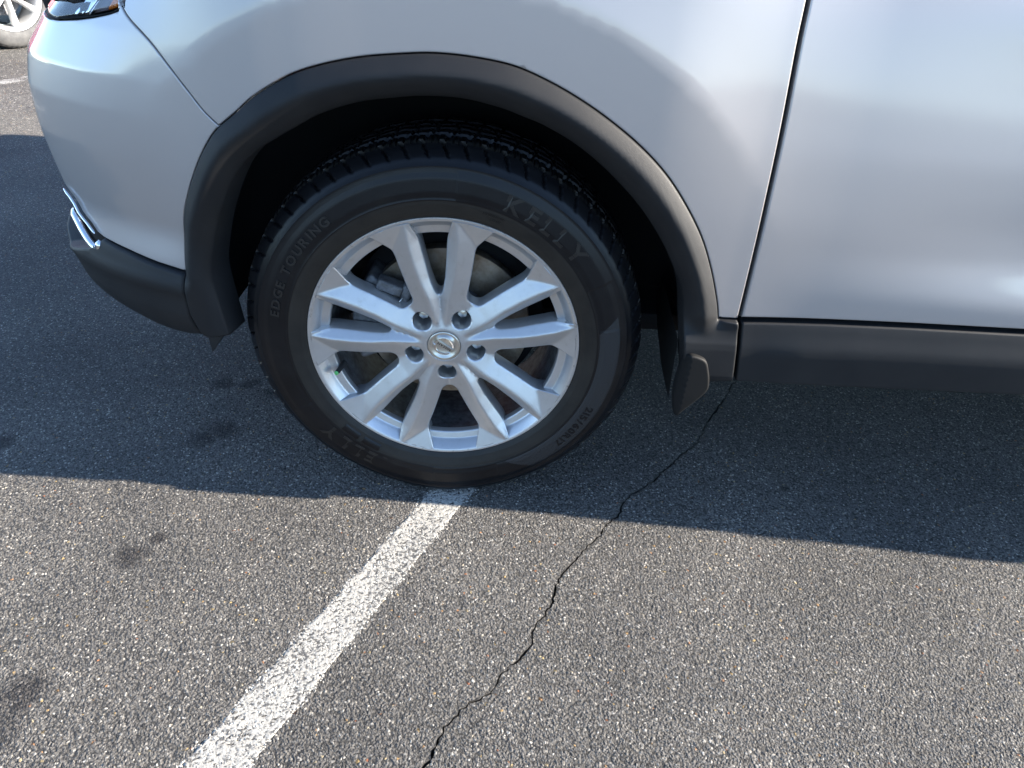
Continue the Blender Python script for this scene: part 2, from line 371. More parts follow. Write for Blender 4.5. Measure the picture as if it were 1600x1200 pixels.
def line_mesh(name,pts_fn,ys,label,h,group):
    rows=[]; nx=max(4,int(.1/h))
    for y in ys:
        a,b=pts_fn(y); t=np.linspace(0,1,nx)
        x=a+(b-a)*t; yy=y-.5*(x-(a+b)/2)*0
        z=GZ+.0005+.0005*np.sin(x*900+3*np.sin(y*700))*np.sin(y*820+2*np.sin(x*640))+RNG.normal(0,.00045,nx)
        _e=.0025*math.sin(y*61)+.002*math.sin(y*143+1); x[0]+=.004+_e+RNG.normal(0,.0025); x[-1]+=-.004+.0025*math.sin(y*57+2)+RNG.normal(0,.0025); z[0]=z[-1]=GZ-.0005
        rows.append(np.stack([x,yy+0*x,z],1))
    v,f=loft(rows); o=recalc(link(name,v,f,line_m)); o['kind']='structure'; o['label']=label; return o
near_line=line_mesh('stall_line',line_edges,np.arange(-.75,2.6,.003),'',.004,None)
del near_line['label']
def far_edges(y):
    c=-2.79+(y-3.2)*.493; return c-.08,c+.08
far_line=line_mesh('stall_line',far_edges,np.arange(1.2,6.0,.02),'',.02,None); del far_line['label']

# embedded aggregate: thousands of real stones, half sunk in the binder
def scatter(name,poly_loops,density,m,seed,smin=.0022,smax=.0060):
    vo,F,_=fill(poly_loops,[]); o=link(name,[(x,y,GZ) for x,y in vo],F,m,smooth=False); o['kind']='stuff'
    ng=bpy.data.node_groups.new(name,'GeometryNodeTree')
    ng.interface.new_socket('Geometry',in_out='INPUT',socket_type='NodeSocketGeometry'); ng.interface.new_socket('Geometry',in_out='OUTPUT',socket_type='NodeSocketGeometry')
    N=ng.nodes; L=ng.links; gi=N.new('NodeGroupInput'); go=N.new('NodeGroupOutput')
    dp=N.new('GeometryNodeDistributePointsOnFaces'); dp.distribute_method='RANDOM'; dp.inputs['Density'].default_value=density; dp.inputs['Seed'].default_value=seed
    L.new(gi.outputs[0],dp.inputs[0])
    join=N.new('GeometryNodeJoinGeometry')
    for k in range(5):
        ico=N.new('GeometryNodeMeshIcoSphere'); ico.inputs['Radius'].default_value=.5; ico.inputs['Subdivisions'].default_value=2
        nz=N.new('ShaderNodeTexNoise'); nz.noise_dimensions='4D'; nz.inputs['W'].default_value=k*7.3; nz.inputs['Scale'].default_value=1.7; nz.inputs['Detail'].default_value=1
        sub=N.new('ShaderNodeVectorMath'); sub.operation='SUBTRACT'; sub.inputs[1].default_value=(.5,.5,.5); L.new(nz.outputs['Color'],sub.inputs[0])
        sc=N.new('ShaderNodeVectorMath'); sc.operation='SCALE'; sc.inputs['Scale'].default_value=1.1; L.new(sub.outputs[0],sc.inputs[0])
        sp=N.new('GeometryNodeSetPosition'); L.new(ico.outputs[0],sp.inputs['Geometry']); L.new(sc.outputs[0],sp.inputs['Offset'])
        sm=N.new('GeometryNodeSetMaterial'); sm.inputs['Material'].default_value=m; L.new(sp.outputs[0],sm.inputs[0])
        sh=N.new('GeometryNodeSetShadeSmooth'); sh.inputs['Shade Smooth'].default_value=False; L.new(sm.outputs[0],sh.inputs[0])
        ti=N.new('GeometryNodeGeometryToInstance'); L.new(sh.outputs[0],ti.inputs[0]); L.new(ti.outputs[0],join.inputs[0])
    ip=N.new('GeometryNodeInstanceOnPoints'); ip.inputs['Pick Instance'].default_value=True
    L.new(dp.outputs['Points'],ip.inputs['Points']); L.new(join.outputs[0],ip.inputs['Instance'])
    rv=N.new('FunctionNodeRandomValue'); rv.data_type='FLOAT_VECTOR'; rv.inputs[0].default_value=(-.13,-.13,0); rv.inputs[1].default_value=(.13,.13,6.28); rv.inputs['Seed'].default_value=seed+3
    L.new(rv.outputs[0],ip.inputs['Rotation'])
    sk=N.new('GeometryNodeSetPosition'); sk.inputs['Offset'].default_value=(0,0,-.0004); L.new(dp.outputs['Points'],sk.inputs['Geometry']); L.new(sk.outputs[0],ip.inputs['Points'])
    r2=N.new('FunctionNodeRandomValue'); r2.data_type='FLOAT_VECTOR'; r2.inputs[0].default_value=(smin,smin,.0018); r2.inputs[1].default_value=(smax,smax*.8,.0026); r2.inputs['Seed'].default_value=seed+9
    L.new(r2.outputs[0],ip.inputs['Scale']); L.new(ip.outputs[0],go.inputs[0])
    md=o.modifiers.new('stones','NODES'); md.node_group=ng; return o
ly=np.array([-.72,-.557,-.262,.02,.6,1.0]); la=[line_edges(y) for y in ly]
lp=np.array([(a+.004,y) for (a,b),y in zip(la,ly)]+[(b-.004,y) for (a,b),y in zip(la[::-1],ly[::-1])])
SX0,SX1,SY0,SY1=-1.25,1.45,-.62,.95
clip=lambda P:np.stack([P[:,0].clip(SX0+.002,SX1-.002),P[:,1].clip(SY0+.002,SY1-.002)],1)
area=np.array([(SX0,SY0),(SX1,SY0),(SX1,SY1),(SX0,SY1)])
cp=crack_poly[inside(crack_poly,area)]
# left of the line, and right of the line (the crack keeps its own gap)
lpc=lp[(lp[:,1]>SY0)]
yb,yt=SY0,SY1
ex=line_edges
ys=np.linspace(yb,yt,40)
left=np.vstack([[(-.95,1.0),(-1.75,2.6),(-2.6,2.6),(-1.45,.65),(-.76,yb)],[(ex(y)[0]+.011,y) for y in ys]])
right=np.vstack([[(ex(y)[1]-.003,y) for y in ys],[(SX1,yt),(SX1,yb)]])
ck=[p for p in crack_mid if SY0<p[1]<SY1-.25]
ca=np.array([(x-.002,y) for x,y in ck][::-1]+[(x+.002,y) for x,y in ck])
DENS=64000
scatter('asphalt_aggregate',[left],DENS,stone_m,1)
rt=np.array(right)
# right side, split along the crack so that no stone bridges it
kx=np.array(ck)[::-1]; kx=np.stack([np.convolve(np.pad(c,3,'edge'),np.ones(7)/7,'valid') for c in kx.T],1)                                  # bottom to top
kt=np.gradient(kx,axis=0); kt/=np.hypot(*kt.T)[:,None]; kn=np.stack([-kt[:,1],kt[:,0]],1)
bx=float(np.interp(SY0,kx[:,1],kx[:,0])); tx_,ty_=kx[-1]
rl=np.vstack([[(ex(y)[1]-.006,y) for y in ys[::-1]],[(bx-.0042,SY0)],kx+kn*.0042,[(SX1-.3,yt)]])
rr=np.vstack([[(SX1,yt),(SX1-.3,yt)],(kx-kn*.0042)[::-1],[(bx+.0042,SY0),(SX1,yb)]])
scatter('asphalt_aggregate',[rl],DENS,stone_m,2); scatter('asphalt_aggregate',[rr],DENS,stone_m,3)
scatter('asphalt_aggregate',[np.array([(-2.6,2.602),(-1.6,2.602),(-2.6,5.2),(-4.4,5.2)])],22000,stone_m,4,.005,.010)

pstone=mat('painted_stone',(.5,.5,.47),.75,spec=.3)
_n,_l,_b=NT(pstone); _oi=add(_n,'ShaderNodeObjectInfo'); _ge=add(_n,'ShaderNodeNewGeometry'); _nz=add(_n,'ShaderNodeTexNoise'); _nz.inputs['Scale'].default_value=22; _nz.inputs['Detail'].default_value=4; _l.new(_ge.outputs['Position'],_nz.inputs['Vector'])
_ma=add(_n,'ShaderNodeMath',operation='MULTIPLY_ADD'); _l.new(_nz.outputs[0],_ma.inputs[0]); _ma.inputs[1].default_value=-1.1; _l.new(_oi.outputs['Random'],_ma.inputs[2])
_l.new(ramp(pstone,_ma.outputs[0],[(.50-.5,(.47,.46,.43)),(.16,(.43,.42,.39)),(.235,(.30,.29,.275)),(.27,(.11,.107,.10))]).outputs[0],_b.inputs['Base Color'])
_l.new(ramp(pstone,_ma.outputs[0],[(0,(.385,.37,.335)),(.08,(.34,.325,.295)),(.125,(.19,.185,.175)),(.165,(.10,.097,.092))]).outputs[0],_b.inputs['Base Color'])
ps=scatter('painted_aggregate',[np.array([(line_edges(y)[0]+.001+.003*math.sin(y*61)+.002*math.sin(y*217),y) for y in np.linspace(SY0,.6,260)]+[(line_edges(y)[1]-.001+.003*math.sin(y*57+2)+.002*math.sin(y*190),y) for y in np.linspace(.6,SY0,260)])],70000,pstone,6)
ps.parent=near_line
# ------------------------------------------------------------------ the silver car
car=thing('parked_car','silver crossover with black arch trim, its front wheel parked on the white stall line','car',(0,0,0),None)
OUT=[(-0.426,0.448),(-0.417,0.496),(-0.398,0.547),(-0.377,0.593),(-0.35,0.642),(-0.329,0.673),(-0.311,0.693),(-0.282,0.716),(-0.252,0.74),(-0.205,0.767),(-0.161,0.783),(-0.11,0.795),(-0.059,0.802),(-0.009,0.806),(0.042,0.804),(0.093,0.797),(0.136,0.783),(0.181,0.763),(0.228,0.737),(0.277,0.704),(0.32,0.667),(0.357,0.624),(0.391,0.575),(0.417,0.523),(0.438,0.469),(0.447,0.438)]
OUT[0]=(-.413,.453); OUT[1]=(-.410,.498)
INN=[(-0.366,0.343),(-0.370,0.40),(-0.374,0.454),(-0.365,0.495),(-0.35,0.536),(-0.333,0.572),(-0.314,0.607),(-0.293,0.637),(-0.267,0.661),(-0.243,0.677),(-0.204,0.7),(-0.167,0.72),(-0.114,0.738),(-0.061,0.747),(-0.026,0.751),(0.026,0.751),(0.078,0.742),(0.114,0.731),(0.141,0.722),(0.188,0.699),(0.238,0.664),(0.292,0.615),(0.335,0.562),(0.364,0.515),(0.378,0.488),(0.389,0.451),(0.400,0.379),(.412,.326)]
oc=catmull(OUT,5); ic=catmull(INN,5)
def off(c,d):       # shift a left-to-right arch curve outwards (away from the wheel centre)
    t=np.gradient(c,axis=0); t/=np.hypot(*t.T)[:,None]; return c+np.stack([-t[:,1],t[:,0]],1)*d
G=.0018
# front wing panel
gap=catmull([(0.471,1.0),(0.471,0.894),(0.4712,0.838),(0.475,0.741),(0.4775,0.639),(0.480,0.553),(0.4825,0.441)],6)
seam=catmull([(-.56,.86),(-0.486,0.826),(-0.42,0.799),(-0.378,0.769),(-0.351,0.741),(-0.33,0.714),(-0.310,0.695)],6)
arch_o=off(oc,G)
i0=int(np.argmin(np.hypot(*(arch_o-np.array([-.3095,.6945])).T)))
GAPW=.0034
fender=np.vstack([arch_o[i0:],[(0.4475,.4405)],[(.4825-GAPW,.4405)],(gap-np.array([GAPW,0]))[::-1][1:],[(-.40,1.0),(-.52,.93),(-.51,.87),(-.489,.829)],(seam+np.array([.0005,.0006]))[2:]])
def arc_line(r,s=.004): 
    a=np.arange(0,math.pi,s/r); return np.stack([r*np.cos(a),WC+r*np.sin(a)],1)
panel('front_wing',fender,paint,car,.011,.0016,.012,lines=[arc_line(.563+k) for k in (-.009,-.0045,-.0015,.0015,.0045,.009)])
door=np.vstack([gap+np.array([GAPW,0]),[(.4825+GAPW,.4425),(.63,.4485),(.76,.453),(.95,.458),(1.36,.470)],[(1.36,1.0)]])
panel('front_door',door,paint,car,.011,.0025,.014)
bump_o=np.vstack([(seam-np.array([.0005,.0006]))[2:],arch_o[:i0][::-1],[(-.4135,.4555)],[(-.467,.4595),(-.525,.4675),(-.589,.4735)],[(-.606,.4775),(-.622,.488),(-.648,.50),(-.667,.517),(-.70,.535),(-.76,.55),(-.95,.56),(-1.30,.56)],[(-1.30,.80),(-.95,.793),(-.80,.789)],[(-0.687,0.793),(-0.655,0.7955),(-0.604,0.8025),(-0.563,0.8095),(-0.523,0.8175),(-0.5,0.8235)]])
panel('front_bumper',bump_o,paint,car,.011,.0016,.014)
# black lower bumper
lowb=np.array([(-.4135,.4525),(-.416,.407),(-.421,.373),(-.418,.336),(-.457,.325),(-.515,.318),(-.59,.312),(-.70,.315),(-.95,.34),(-1.30,.35),(-1.30,.45),(-.95,.44),(-.74,.42),(-.69,.428),(-.655,.438),(-.628,.446),(-.606,.460),(-.589,.4705),(-.525,.4645),(-.467,.4565)])
def low_push(q): return -.012+.010*np.clip((q[:,1]-.44)/.03,0,1)-.004*np.exp(-((q[:,1]-.425)/.012)**2)+.9*np.clip(.375-q[:,1],0,1)**1.4
panel('lower_bumper_cladding',lowb,plastic,car,.010,.005,.03,low_push)
# wheel arch trim: two broad facets meeting in a soft ridge, then a rolled lip
trim=np.vstack([oc[1:],[(.479,.4365),(.4815,.430),(.488,.377),(.495,.326)],[(.455,.3225)],ic[::-1],[(-.405,.337),(-.412,.347),(-.4175,.382),(-.4130,.415)]])
TT=np.linspace(-.2,1.2,281)
_k=np.exp(-(np.arange(-30,31)*.005/.045)**2/2); _k/=_k.sum()
TRIMP=np.convolve(np.pad(np.interp(TT,[-.2,0,.10,.34,.46,.62,.85,1,1.2],[-.003,-.003,-.0075,-.0155,-.0175,-.0135,-.003,.008,.02]),30,'edge'),_k,'valid')
def trim_push(q):
    do=seg_dist(q,oc,False); di=seg_dist(q,ic,False); t=do/(do+di+1e-9)
    p=np.interp(t,TT,TRIMP)
    # lower right foot lies in one plane with the sill cladding
    foot=sstep(.45,.40,q[:,1])*sstep(.2,.3,q[:,0]); rk=np.interp(q[:,1],[.32,.335,.385,.398,.412,.425,.436],[-.012,-.016,-.016,-.0145,-.010,-.006,-.003])
    return p*(1-foot)+rk*foot
panel('wheel_arch_trim',trim,plastic,car,.0065,.003,.05,trim_push)
# sill cladding under the door
rock=np.array([(.4875,.4335),(.628,.4405),(.759,.445),(.951,.450),(1.36,.462),(1.36,.358),(1.003,.345),(.691,.332),(.5015,.3255),(.494,.377)])
RP=_soft([-1,.18,.20,.245,.258,.272,.284,.294,.30],[-.012,-.012,-.0165,-.0175,-.016,-.0115,-.008,-.006,-.003],.005)   # offset by .30
def rock_push(q):
    top=np.interp(q[:,0],[.48,.63,.95,1.4],[.4335,.4405,.450,.463]); v=q[:,1]-top
    p=np.interp(v+.30,ZT,RP)
    return p*(.70+.30*sstep(.50,.60,q[:,0]))
panel('sill_cladding',rock,plastic,car,.007,.003,.04,rock_push)
# black sheet added behind the panels to paint the shade in their gaps
inner=np.vstack([[(.47,.34),(1.35,.345),(1.35,.99),(-.40,.97),(-.50,.845),(-.64,.80),(-1.28,.80),(-1.28,.31),(-.46,.345),(-.43,.44)],off(oc,.012)[2:-2],[(.455,.44)]])
panel('gap_shade_sheet',inner,dark,car,.03,.003,.01,lambda q:np.full(len(q),.022))
# mud flap behind the wheel and small air deflector ahead of it
flap_m=mat('scuffed_black_rubber',(.010,.010,.010),.6,spec=.15)
flap=catmull([(.4020,.372),(.409,.3805),(.424,.378),(.438,.370),(.446,.352),(.452,.330),(.452,.312),(.437,.290),(.421,.270),(.410,.256),(.4045,.260),(.399,.293),(.399,.335)],4,True)
panel('mud_flap',flap,flap_m,car,.007,.004,.006,lambda q:-.026+.029*np.clip((.41-q[:,0])/.02,0,1)+.012*np.clip(.30-q[:,1],0,1)*4)
v,f=loft([[(.398,-.008,.38),(.398,.12,.40),(.398,.20,.40)],[(.400,-.008,.32),(.402,.12,.32),(.402,.20,.33)],[(.4045,-.006,.255),(.408,.10,.262),(.408,.17,.29)]])
link('mud_flap_plate',list(v),f,flap_m,car)
v=[(-.408,.006,.345),(-.372,.004,.345),(-.405,.004,.297),(-.408,.075,.345),(-.372,.075,.345),(-.405,.075,.297)]
# thin wedge hanging under the bumper
link('air_deflector',v,[(0,2,1),(3,4,5),(0,1,4,3),(1,2,5,4),(2,0,3,5)],plastic,car,False)
# wheel housing
wi=off(ic,.004); rows=[]
for y,k in [(-.012,0),(.03,.012),(.08,.03),(.20,.03),(.30,.02)]:
    o2=off(wi,k); X=body(o2[:,0],o2[:,1],.012)
    if y>-.01: X[:,1]=np.maximum(y,X[:,1])
    rows.append(X)
v,f=loft(rows); c=len(v); bk=rows[-1]; v=np.vstack([v,[[0,.31,.36]]]); nb=len(bk); f+=[(c-nb+i,c-nb+i+1,c) for i in range(nb-1)]
link('wheel_housing',v,f,dark,car)
# fog lamp recess and its chrome trims
rec=np.array([(-.60,.476),(-.622,.486),(-.648,.498),(-.667,.515),(-.70,.533),(-.76,.548),(-.9,.55),(-.9,.44),(-.74,.425),(-.69,.43),(-.655,.44),(-.628,.448)])
panel('fog_lamp_recess',rec,dark,car,.012,.002,.004,lambda q:.03+0*q[:,0])
def strip(name,pts,w,m,push=-.006):
    c=catmull(pts,8); X=body(c[:,0],c[:,1],push); r=np.interp(np.linspace(0,1,len(c)),[0,.1,.9,1],[.3*w,w,w,.4*w])
    v,f=tube(X,r); return recalc(link(name,v,f,m,car))
strip('chrome_trim',[(-.695,.530),(-.667,.516),(-.648,.499),(-.622,.487),(-.604,.4765)],.0026,chrome)
strip('chrome_trim',[(-.693,.4935),(-.668,.481),(-.645,.464),(-.629,.452),(-.614,.4465),(-.602,.4545),(-.598,.465)],.0085,chrome,-.001)
# headlight
lens=np.vstack([[(-.671,.797),(-.622,.807),(-.564,.819),(-.514,.830),(-.47,.845),(-.44,.865),(-.50,.905),(-.60,.91),(-.76,.895),(-.84,.87),(-.80,.80)]])
head=panel('headlight',np.vstack([[(-.80,.7915),(-.687,.7955),(-.655,.798),(-.604,.805),(-.563,.812),(-.523,.820),(-.499,.826),(-.49,.833),(-.505,.872),(-.515,.93),(-.70,.93),(-.84,.90)]]),dark,car,.012,.003,.01,lambda q:.035*sstep(.002,.010,seg_dist(q,np.array([(-.80,.789),(-.687,.7925),(-.604,.8015),(-.523,.8165),(-.49,.831),(-.505,.872)]),False)))
panel('lens',lens,glass,head,.012,.003,.003,lambda q:.0005+0*q[:,0])
panel('reflector_bowl',np.array([(-.71,.797),(-.64,.803),(-.614,.808),(-.615,.89),(-.73,.88)]),lampmetal,head,.008,.004,.004,lambda q:np.where(q[:,0]>-.645,.012+.0012*np.abs(np.sin(q[:,0]*420)),.012))
panel('amber_reflector',np.array([(-.556,.8195),(-.515,.829),(-.495,.838),(-.50,.885),(-.555,.88)]),amber,head,.006,.004,.004,lambda q:.009+.0015*np.sin(q[:,0]*700))
panel('lamp_divider',np.array([(-.596,.8095),(-.592,.8105),(-.590,.885),(-.595,.885)]),lampmetal,head,.006,.002,.004,lambda q:.006+0*q[:,0])
panel('lamp_bezel',np.array([(-.612,.808),(-.558,.819),(-.558,.885),(-.610,.885)]),mat('brown_lamp_plastic',(.10,.075,.08),.3),head,.006,.002,.004,lambda q:.012+0*q[:,0])
# ------------------------------------------------------------------ wheel
PC=math.radians(95.5)            # middle of the top spoke pair
def sidewall_y(r): return np.interp(r,[.228,.234,.240,.258,.277,.297,.316,.326,.333,.339],[.012,.001,-.004,-.0092,-.0115,-.0095,-.003,.004,.012,.020])
def build_tyre(parent):
    prof=[(.016,.2265),(.010,.2285),(.0035,.2315),(.0002,.2345),(-.002,.237)]
    for r in np.linspace(.240,.339,44): prof.append((sidewall_y(r),r))
    tread=catmull([(.020,.339),(.027,.3425),(.040,.3445),(.065,.3456),(.0965,.346),(.128,.3456),(.153,.3445),(.166,.3425),(.173,.339)],9)
    prof+= [tuple(p) for p in tread[1:]]
    prof+= [(.185,.333),(.196,.316),(.2045,.29),(.204,.26),(.196,.240),(.190,.2285)]
    prof=np.array(prof); PY,PR=prof[:,0],prof[:,1]
    NPI=68; K=14; NT_=NPI*K
    th=np.arange(NT_)*2*math.pi/NT_
    V=np.zeros((len(prof),NT_,3))
    t=np.gradient(prof,axis=0); t/=np.hypot(*t.T)[:,None]; nr=np.stack([-t[:,1],t[:,0]],1)      # (dy,dr) outward
    ph=(np.arange(NT_)%K)/K; pit=np.arange(NT_)//K
    for j,(y,r) in enumerate(prof):
        d=np.zeros(NT_); deg=np.degrees(th)
        # ring steps on the sidewall
        if r<.34 and y<.03:
            d+=.0007*((r>.2635)&(r<.2655))+.0009*((r>.3125)&(r<.3150))+.0004*((r>.3215)&(r<.3230))-.0010*((r>.2385)&(r<.2412))
            d-=.0006*((r>.2655)&(r<.309)&True)
            band=((deg>360-68)|(deg<11))&(r>.268)&(r<.303); d+=np.where(band,.0008,0)
            b2=(deg>28)&(deg<86)&(r>.2665)&(r<.307); d+=np.where(b2,.0007,0)
            b3=(deg>208)&(deg<266)&(r>.2665)&(r<.307); d+=np.where(b3,.0007,0)
        # shoulder slots, with a scribed v below each
        sl=np.abs(((ph+.5+((.336-r)*22 if y<.03 else (y-.03)*6))%1)-.5)*K
        if y<.060 and r>.3235: d-=np.where(sl<1.0,.0058*min(1,(r-.3235)/.009) if y<.03 else .0058,0)
        # sipes and blocks
        if .022<y<.052: d-=np.where(np.abs(((ph*3+.5)%1)-.5)*K/3<.45,.0022,0)
        if .058<y<.135:
            zz=((ph+(y-.09)*7*(1 if y<.0965 else -1))%1); d-=np.where(np.abs(zz-.5)<.07,.003,0); d-=np.where(np.abs(((zz*2)%1)-.5)<.06,.0015,0)
        if y>.136 and r>.334: d-=np.where(sl<.9,.0055,0)
        for gy in (.0555,.083,.110,.1375):
            if abs(y-gy)<.0034 and r>.34: d=np.minimum(d,-.0062)
        d+=np.where((r>.336),.0006*np.sin(pit*2.1+y*60),0)
        yy=y+nr[j,0]*d; rr=r+nr[j,1]*d
        V[j,:,0]=rr*np.cos(th); V[j,:,1]=yy; V[j,:,2]=rr*np.sin(th)
    # the loaded tyre: flat at the road, sides bulging a little
    z=V[...,2]; low=-WC+.0006; over=np.clip(low-z,0,None); V[...,2]=np.maximum(z,low)
    bul=np.clip((-.20-z)/.14,0,1)**2*np.clip(1-np.abs(V[...,0])/.2,0,1); V[...,1]-=bul*.011*np.clip(1-(PY[:,None])/.05,0,1)*np.clip((PR[:,None]-.245)/.03,0,1)
    n=NT_; F=[];I=[]; degf=np.degrees(th)
    for j in range(len(prof)-1):
        rm=(PR[j]+PR[j+1])/2
        for i in range(n):
            k=(i+1)%n; F.append((j*n+i,j*n+k,(j+1)*n+k,(j+1)*n+i))
            m_=0
            if j<60:
                if rm<.264 or rm>.341: m_=1
                elif .268<rm<.303 and (degf[i]>296+(rm-.268)*250 or degf[i]<10+(rm-.268)*160): m_=2
            I.append(m_)
    o=link('tyre',V.reshape(-1,3),F,None,parent,mats=[tyre_m,tyre_dusty,tyre_rib],idx=I); return sharp(recalc(o),32)
def build_rim(parent):
    DEG=180/math.pi
    AB=[(.0925,0),(.0945,2.3),(.105,4.0),(.127,5.8),(.16,6.35),(.190,6.6),(.199,7.0),(.2279,8.7)]
    BC=[(.0905,0),(.0915,4.5),(.0975,8.2),(.11,9.6),(.13,11.4),(.15,12.8),(.172,14.2),(.182,14.7),(.190,14.6),(.198,13.6),(.2279,10.2)]
    loop=[]
    def arc(a0,a1,r=.2279,n=8): return [(r,a0+(a1-a0)*k/n) for k in range(1,n)]
    for k in range(5):
        a=72*k
        loop+=[(r,a-s) for r,s in AB[::-1]]+[(r,a+s) for r,s in AB[1:]]
        loop+=arc(a+8.7,a+36-10.2)
        loop+=[(r,a+36-s) for r,s in BC[::-1]]+[(r,a+36+s) for r,s in BC[1:]]
        loop+=arc(a+36+10.2,a+72-8.7)
    L=np.array([(r*math.cos(PC+math.radians(a)),r*math.sin(PC+math.radians(a))) for r,a in loop])
    # soften the window corners
    Ls=resample(L,.003)
    def smooth(P,n):
        for _ in range(n):
            r=np.hypot(*P.T); q=.25*np.roll(P,1,0)+.5*P+.25*np.roll(P,-1,0); P=np.where((r<.222)[:,None],q,P)
        return P
    Ls=smooth(Ls,3)
    holes=[np.array([(.0288*math.cos(q),.0288*math.sin(q)) for q in np.linspace(0,2*math.pi,48,endpoint=False)])]
    lug=[]
    for k in range(5):
        a=PC+math.radians(36+72*k); c=np.array([math.cos(a),math.sin(a)])*.0572; lug.append(c)
        holes.append(np.array([c+.0165*np.array([math.cos(q),math.sin(q)]) for q in np.linspace(0,2*math.pi,36,endpoint=False)]))
    def H(P):
        r=np.hypot(*P.T); a=np.arctan2(P[:,1],P[:,0])-PC; w_=2*math.pi/5; f=np.abs((a+w_/2)%w_-w_/2); e=r*np.sin(f)
        er=np.interp(r,[.03,.06,.09,.127,.16,.195,.2275],[.004,.0105,.0165,.0275,.0345,.0395,.0405])
        h0=np.interp(r,[.03,.06,.10,.15,.2275],[.0075,.0050,.0030,.0018,-.0006])
        ko=np.interp(r,[.05,.09,.14,.2],[.38,.46,.50,.50])
        sp=h0+np.sqrt(np.where(e<er,.80*(er-e),ko*(e-er))**2+.0011**2)-.0011
        pad=.36*(.2270-r)
        hub=.0045+.30*np.clip(r-.0325,0,1)**1.0
        lugz=np.full_like(r,.0185)
        h=sp
        for g,k in ((pad,.0008),(hub,.0022),(lugz,.0025)):
            hh=np.clip(.5+.5*(g-h)/k,0,1); h=g*(1-hh)+h*hh-k*hh*(1-hh)
        return h
    extra=hexgrid((-.23,-.23),(.23,.23),.0030)
    k=inside(extra,Ls)
    for q in holes: k&=~inside(extra,q)
    extra=extra[k]; d=seg_dist(extra,Ls)
    for q in holes: d=np.minimum(d,seg_dist(extra,q))
    extra=extra[d>.0016]
    # ridge lines of the ten spokes
    rid=[]
    rr=np.linspace(.045,.2265,90); er=np.interp(rr,[.03,.06,.09,.127,.16,.195,.2275],[.004,.0105,.0165,.0275,.0345,.0395,.0405])
    for kk in range(5):
        for s in (-1,1):
            a=PC+math.radians(72*kk)+s*np.arcsin(er/rr); rid.append(np.stack([rr*np.cos(a),rr*np.sin(a)],1))
    rid=np.vstack(rid)
    loops=[Ls]+holes
    # rolled edges
    ring=[]
    for q in loops:
        a=np.roll(q,-1,0)-np.roll(q,1,0); a/=np.hypot(*a.T)[:,None]; nn=np.stack([-a[:,1],a[:,0]],1)
        for s in(-1,1):
            z=q+nn*s*.0012; ok=inside(z,Ls)
            for hq in holes: ok&=~inside(z,hq)
            ring.append(z[ok])
    ring=np.vstack(ring); dd=np.min([seg_dist(ring,q) for q in loops],0); ring=ring[dd>.0009]
    vo,F,ids=fill(loops,np.vstack([extra,rid,ring]))
    h=H(vo); dmin=np.min([seg_dist(vo,q) for q in loops],0); r=np.hypot(*vo.T)
    e=np.clip(.0012-dmin,0,None); h=h+np.where(r<.2265,.0012-np.sqrt(np.maximum(.0012**2-e**2,0)),0)
    V=[(x,y_,z) for (x,z),y_ in zip(vo,h)]; F=[tuple(f) for f in F]
    for li,idl in enumerate(ids):
        s=len(V); n=len(idl); cen=None if li==0 else np.mean([vo[i] for i in idl],0)
        for i in idl:
            x,z=vo[i]
            if li==0:
                rr_=math.hypot(x,z); out=.0025
                V.append((x,max(h[i]+.004,.047) if rr_<.2265 else .010,z))
            else: V.append((x,.058,z))
        F+=[(idl[i],s+i,s+(i+1)%n,idl[(i+1)%n]) for i in range(n)]
        if li: F.append(tuple(range(s,s+n)))
    face=sharp(recalc(link('spoke_star',V,F,alloy,parent)),38)
    prof=[(.018,.2275),(.010,.2300),(.004,.2330),(.0008,.2338),(-.0006,.2331),(-.0009,.2318),(.0000,.2296),(.0008,.2276),(.0020,.2262),(.0155,.2160),(.0180,.2148),(.0190,.2130),(.0205,.2030),(.0215,.2012),(.0235,.2003),(.034,.2003),(.037,.2040),(.06,.2060),(.12,.200),(.19,.205),(.20,.2215),(.205,.232)]
    v,f=lathe(prof,160); I=[1 if (i//160) in (2,3,4,5,6) else (2 if i//160>=15 else 0) for i in range(len(f))]
    o=link('rim',v,f,None,parent,mats=[alloy,alloy_worn,iron],idx=I); sharp(recalc(o),50)
    # nuts
    for c in lug:
        pr=[(.0595,.0105),(.050,.0105),(.0485,.0098),(.0375,.0092),(.0350,.0084),(.0338,.0060),(.0332,.0)]
        V=[];F=[]
        for y_,rr_ in pr:
            for q in range(6 if rr_>.0 else 6):
                a=q*math.pi/3+.3; V.append((c[0]+rr_*math.cos(a),y_,c[1]+rr_*math.sin(a)))
        for a in range(len(pr)-1):
            for q in range(6): F.append((a*6+q,a*6+(q+1)%6,(a+1)*6+(q+1)%6,(a+1)*6+q))
        sharp(recalc(link('wheel_nut',V,F,steel,parent)),30)
    # centre cap with its raised ring, bar and letters
    v,f=lathe([(.012,.0285),(.0045,.0283),(.0034,.0275),(.0034,.0235),(.0044,.0228),(.0046,.0002)],64); recalc(link('centre_cap',v,f,cap_m,parent))
    ta=math.radians(148); ca,sa=math.cos(ta),math.sin(ta)
    def ring_arc(a0,a1):
        v=[];f=[]; A=np.linspace(a0,a1,26)
        for a in A:
            for (rr_,y_) in ((.0138,.0047),(.0143,.0022),(.0168,.0018),(.0177,.0047)):
                x=rr_*math.cos(a)*1.02; z=rr_*math.sin(a)*.98; v.append((x*ca-z*sa,y_,x*sa+z*ca))
        for i in range(len(A)-1):
            for k in range(3): f.append((i*4+k,i*4+k+1,i*4+5+k,i*4+4+k))
        f+=[(0,1,2,3),tuple(range(len(v)-4,len(v)))]; recalc(link('emblem_ring',v,f,chrome,parent,False))
    ring_arc(math.radians(24),math.radians(156)); ring_arc(math.radians(204),math.radians(336))
